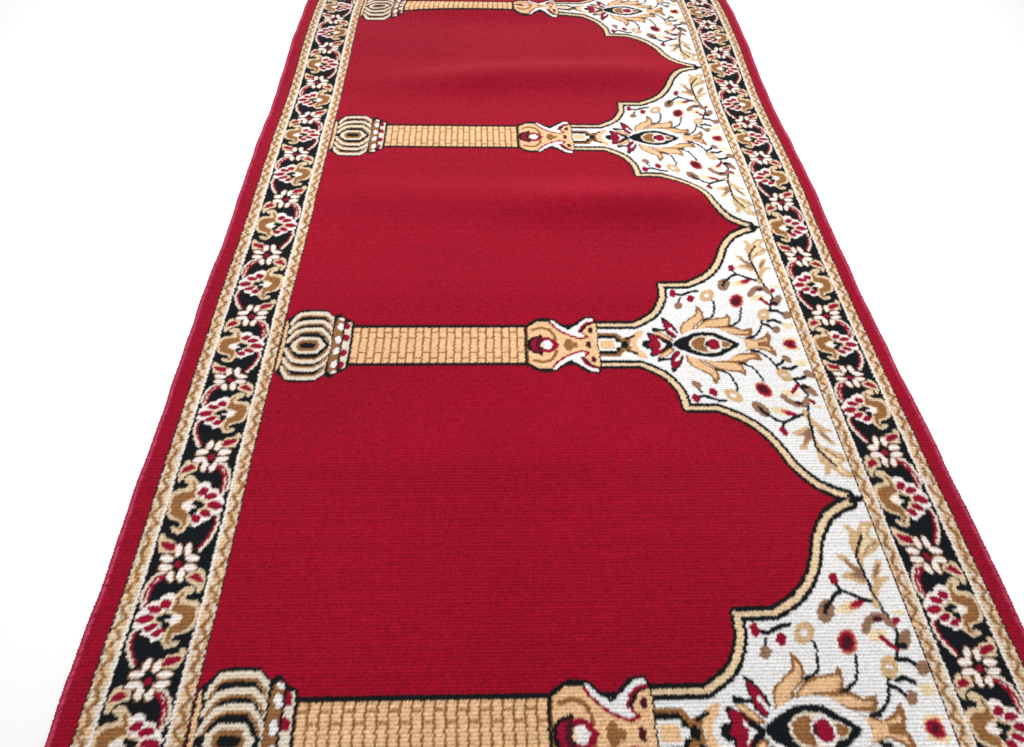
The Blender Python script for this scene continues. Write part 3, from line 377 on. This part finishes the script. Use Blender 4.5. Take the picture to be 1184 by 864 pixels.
# pile thins and rolls over towards the overlocked edge
e = np.minimum(uu, 1-uu)
edge = -.0080*np.exp(-(e/.0024)**2)-.0012*np.exp(-((e-.0095)/.0010)**2)+.0010*np.exp(-((e-.0072)/.0016)**2)
wob = .0007*np.sin(VR*9.1+.6)+.0006*np.sin(VR*17.3+2.)+0.0004*np.sin(VR*41.+1.)
wob2 = .0007*np.sin(VR*7.9+2.6)+.0006*np.sin(VR*19.3+.4)+0.0004*np.sin(VR*37.+3.)
X = X+wob[:, None]*np.exp(-(uu/.022)**2)+wob2[:, None]*np.exp(-((1-uu)/.022)**2)
Z = zbase+rel+fold+edge
X = X+rng.normal(0, .00012, (n0, n1)); Yv = Yv+rng.normal(0, .00010, (n0, n1))
LIFT = .0135
Vt = np.stack([X*S, Yv*S, (Z+LIFT)*S], -1).reshape(-1, 3).astype(np.float32)

# ------------------------------------------------------------------ yarns
def srgb(h):
    c = [int(h[i:i+2], 16)/255 for i in (0, 2, 4)]
    return [x/12.92 if x <= .04045 else ((x+.055)/1.055)**2.4 for x in c]
YARN = {RED: ('red_yarn', '900922'), BLK: ('black_yarn', '14171A'), WHT: ('white_yarn', 'DCDBDA'), GLD: ('gold_yarn', 'DAB288'), BRN: ('brown_yarn', '8C6039'),
        CRM: ('cream_yarn', 'D4C8B6'), PTL: ('petal_yarn', 'E4DAD4'), LTN: ('light_tan_yarn', 'CFB898'), AGD: ('pale_gold_yarn', 'D8BE9A'), EHL: ('painted_edge_highlight', 'B84462'), WAV: ('caramel_yarn', 'A07850'), CRI: ('crimson_yarn', '8C112C'), YEL: ('straw_yarn', 'DCC9A4'), SAL: ('salmon_yarn', 'C4705A'), DRK: ('maroon_yarn', '471824'),
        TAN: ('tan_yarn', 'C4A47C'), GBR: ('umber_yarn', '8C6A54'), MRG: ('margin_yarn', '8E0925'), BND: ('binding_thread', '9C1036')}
LUT = np.zeros((32, 3), np.float32)
for _k, (_n, _h) in YARN.items(): LUT[_k] = srgb(_h)
# every tuft has its own tone; neighbouring tufts mingle a little where two colours meet
def tone():
    k = np.repeat(np.repeat(rng.normal(0, 1, (nrow//SUB+1, NC)), SUB, 0)[:nrow], SUB, 1)
    c = rng.normal(0, 1, (nrow, NU))
    r = np.repeat(rng.normal(0, 1, (nrow//SUB+1, 1)), SUB, 0)[:nrow]
    return .065*k+.12*c+.02*r
tv = tone()
calm = np.isin(grid, (WHT, PTL, CRM))
cellc = LUT[grid]*np.clip(1+tv*np.where(calm, .45, 1.0), .45, 1.7)[:, :, None]
p_ = np.pad(cellc, ((1, 1), (1, 1), (0, 0)), 'edge')
VC = ((p_[:-1, :-1]+p_[1:, :-1]+p_[:-1, 1:]+p_[1:, 1:])/4).astype(np.float32)
own = rng.uniform(0, 1, VC.shape[:2])[:, :, None].astype(np.float32)
VC = VC*(.75)+.25*(p_[1:, 1:]*own+p_[:-1, :-1]*(1-own)).astype(np.float32)
VCOL = np.concatenate([VC, np.ones(VC.shape[:2]+(1,), np.float32)], -1).reshape(-1, 4)
def pile(name, sheen, tint):
    m = bpy.data.materials.new(name); m.use_nodes = True
    nt = m.node_tree; N = nt.nodes; L = nt.links
    b = N['Principled BSDF']
    at = N.new('ShaderNodeAttribute'); at.attribute_name = 'yarn'
    tc = N.new('ShaderNodeTexCoord')
    n1 = N.new('ShaderNodeTexNoise'); n1.inputs['Scale'].default_value = 3.2; n1.inputs['Detail'].default_value = 5
    mr = N.new('ShaderNodeMapRange'); mr.inputs['From Min'].default_value = .3; mr.inputs['From Max'].default_value = .7
    mr.inputs['To Min'].default_value = .93; mr.inputs['To Max'].default_value = 1.07
    L.new(tc.outputs['Object'], n1.inputs['Vector']); L.new(n1.outputs['Fac'], mr.inputs['Value'])
    vm = N.new('ShaderNodeVectorMath'); vm.operation = 'SCALE'
    L.new(at.outputs['Color'], vm.inputs[0]); L.new(mr.outputs[0], vm.inputs['Scale'])
    L.new(vm.outputs[0], b.inputs['Base Color'])
    b.inputs['Roughness'].default_value = .9
    b.inputs['Specular IOR Level'].default_value = .06
    b.inputs['Sheen Weight'].default_value = sheen
    b.inputs['Sheen Roughness'].default_value = .5
    b.inputs['Sheen Tint'].default_value = tint
    bp = N.new('ShaderNodeBump'); bp.inputs['Strength'].default_value = .3; bp.inputs['Distance'].default_value = .001
    n3 = N.new('ShaderNodeTexNoise'); n3.inputs['Scale'].default_value = 900; n3.inputs['Detail'].default_value = 2
    L.new(tc.outputs['Object'], n3.inputs['Vector']); L.new(n3.outputs['Fac'], bp.inputs['Height']); L.new(bp.outputs[0], b.inputs['Normal'])
    return m
M_RED = pile('red_pile', .09, (1, .7, .75, 1)); M_PAT = pile('patterned_pile', .03, (1, 1, 1, 1)); M_BND = pile('overlock_thread', .1, (1, .7, .8, 1))

# ------------------------------------------------------------------ build the rug, one mesh per part
col = bpy.context.scene.collection
rug = bpy.data.objects.new('prayer_rug', None); col.objects.link(rug)
rug.location = (0, Y0*S, 0)
rug['label'] = 'long red prayer rug with arches, brick columns and black floral borders on white floor'
rug['category'] = 'rug'
face_part = part; face_col = grid
stride = NU+1
def build(name, pidx, parent, label=None, solid=False):
    r, c = np.where(face_part == pidx)
    a = r*stride+c
    quads = np.stack([a, a+1, a+1+stride, a+stride], -1)
    cols = face_col[r, c]
    used, inv = np.unique(quads, return_inverse=True)
    co = Vt[used]-np.array([0, Y0*S, 0], np.float32)
    me = bpy.data.meshes.new(name)
    me.vertices.add(len(used)); me.vertices.foreach_set('co', co.ravel())
    me.loops.add(quads.size); me.loops.foreach_set('vertex_index', inv.ravel().astype(np.int32))
    n = len(quads); me.polygons.add(n)
    me.polygons.foreach_set('loop_start', np.arange(n, dtype=np.int32)*4)
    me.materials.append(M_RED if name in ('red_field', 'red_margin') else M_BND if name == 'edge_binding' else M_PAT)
    me.update(calc_edges=True)
    ca = me.color_attributes.new('yarn', 'FLOAT_COLOR', 'POINT'); ca.data.foreach_set('color', VCOL[used].ravel())
    o = bpy.data.objects.new(name, me); col.objects.link(o); o.parent = parent
    if label: o['label'] = label
    return o
build('red_field', PARTS['field'], rug)
for k in range(4):
    a = build('arch_panel', PARTS['arch_panel %d' % k], rug)
    build('medallion', PARTS['medallion %d' % k], a)
    c = build('column', PARTS['column %d' % k], rug)
    build('column_base', PARTS['column_base %d' % k], c)
    build('capital', PARTS['capital %d' % k], c)
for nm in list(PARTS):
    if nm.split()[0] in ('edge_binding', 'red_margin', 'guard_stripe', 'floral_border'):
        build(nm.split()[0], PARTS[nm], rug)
# backing: the woven underside and the side walls down from the overlocked edge
jute = bpy.data.materials.new('jute_backing'); jute.use_nodes = True
_b = jute.node_tree.nodes['Principled BSDF']; _b.inputs['Roughness'].default_value = .95
_w = jute.node_tree.nodes.new('ShaderNodeTexNoise'); _w.inputs['Scale'].default_value = 300
_r = jute.node_tree.nodes.new('ShaderNodeValToRGB'); _r.color_ramp.elements[0].color = (.20, .006, .025, 1); _r.color_ramp.elements[1].color = (.36, .02, .06, 1)
jute.node_tree.links.new(_w.outputs['Fac'], _r.inputs[0]); jute.node_tree.links.new(_r.outputs[0], _b.inputs['Base Color'])
def backing():
    us = np.linspace(0, 1, 25); rows = np.arange(0, n0, 12)
    zt = (Z+LIFT)[np.ix_(rows, [0, n1-1])]
    vs = []; fs = []
    m = len(us)
    for i, r in enumerate(rows):
        for j, u in enumerate(us):
            ci = int(round(u*(n1-1)))
            zz = zbase[r, ci]+LIFT-.0085
            vs.append((X[r, ci]*S, (Yv[r, ci]-Y0)*S, max(zz, .0006)*S))
        vs.append((X[r, 0]*S, (Yv[r, 0]-Y0)*S, (zt[i, 0]-.0002)*S)); vs.append((X[r, -1]*S, (Yv[r, -1]-Y0)*S, (zt[i, 1]-.0002)*S))
    w = m+2
    for i in range(len(rows)-1):
        for j in range(m-1):
            fs.append((i*w+j, (i+1)*w+j, (i+1)*w+j+1, i*w+j+1))
        fs.append((i*w+m, (i+1)*w+m, (i+1)*w, i*w))
        fs.append((i*w+m-1, (i+1)*w+m-1, (i+1)*w+m+1, i*w+m+1))
    me = bpy.data.meshes.new('backing'); me.from_pydata(vs, [], fs); me.materials.append(jute)
    o = bpy.data.objects.new('backing', me); col.objects.link(o); o.parent = rug
backing()

# ------------------------------------------------------------------ the white surface
fm = bpy.data.materials.new('white_floor'); fm.use_nodes = True
b = fm.node_tree.nodes['Principled BSDF']; b.inputs['Roughness'].default_value = .9; b.inputs['Specular IOR Level'].default_value = .1
nt = fm.node_tree; nn = nt.nodes.new('ShaderNodeTexNoise'); nn.inputs['Scale'].default_value = 3; cr = nt.nodes.new('ShaderNodeMapRange')
cr.inputs['To Min'].default_value = .96; cr.inputs['To Max'].default_value = .97
cc = nt.nodes.new('ShaderNodeCombineColor')
nt.links.new(nn.outputs['Fac'], cr.inputs['Value'])
for i in range(3): nt.links.new(cr.outputs[0], cc.inputs[i])
nt.links.new(cc.outputs[0], b.inputs['Base Color'])
me = bpy.data.meshes.new('floor')
me.from_pydata([(-6, -5, 0), (6, -5, 0), (6, 8, 0), (-6, 8, 0)], [], [(0, 1, 2, 3)])
me.materials.append(fm)
fl = bpy.data.objects.new('floor', me); col.objects.link(fl); fl['kind'] = 'structure'

# ------------------------------------------------------------------ light: even white studio
w = bpy.data.worlds.new('World'); bpy.context.scene.world = w; w.use_nodes = True
w.node_tree.nodes['Background'].inputs[0].default_value = (1, 1, 1, 1)
w.node_tree.nodes['Background'].inputs[1].default_value = WORLD
def area(name, loc, target, size, power, colr=(1, 1, 1)):
    l = bpy.data.lights.new(name, 'AREA'); l.shape = 'RECTANGLE'; l.size = size[0]; l.size_y = size[1]; l.energy = power; l.color = colr
    o = bpy.data.objects.new(name, l); col.objects.link(o); o.location = loc
    from mathutils import Vector
    o.rotation_euler = (Vector(target)-Vector(loc)).to_track_quat('-Z', 'Y').to_euler()
for a in LAMPS: area(*a)

# ------------------------------------------------------------------ camera
from mathutils import Matrix
cd = bpy.data.cameras.new('camera'); co = bpy.data.objects.new('camera', cd); col.objects.link(co)
f, pit, yaw, rol, h, cx = CAM
cyw, syw = math.cos(yaw), math.sin(yaw); cp, sp = math.cos(pit), math.sin(pit); crr, srr = math.cos(rol), math.sin(rol)
Ryaw = np.array([[cyw, syw, 0], [-syw, cyw, 0], [0, 0, 1]])
# world -> (right, up, depth)
Rp = np.array([[1, 0, 0], [0, sp, cp], [0, cp, -sp]])
Rr = np.array([[crr, srr, 0], [-srr, crr, 0], [0, 0, 1]])
R = Rr@Rp@Ryaw
M = Matrix(((R[0, 0], R[1, 0], -R[2, 0], cx*S), (R[0, 1], R[1, 1], -R[2, 1], 0), (R[0, 2], R[1, 2], -R[2, 2], (h+LIFT)*S), (0, 0, 0, 1)))
co.matrix_world = M
cd.sensor_fit = 'HORIZONTAL'; cd.sensor_width = 36; cd.lens = f/1184*36
cd.clip_start = .01; cd.clip_end = 100
sc = bpy.context.scene; sc.camera = co
sc.render.resolution_x = 1024; sc.render.resolution_y = 747
sc.view_settings.view_transform = 'Standard'; sc.view_settings.look = 'None'; sc.view_settings.exposure = 0; sc.view_settings.gamma = 1
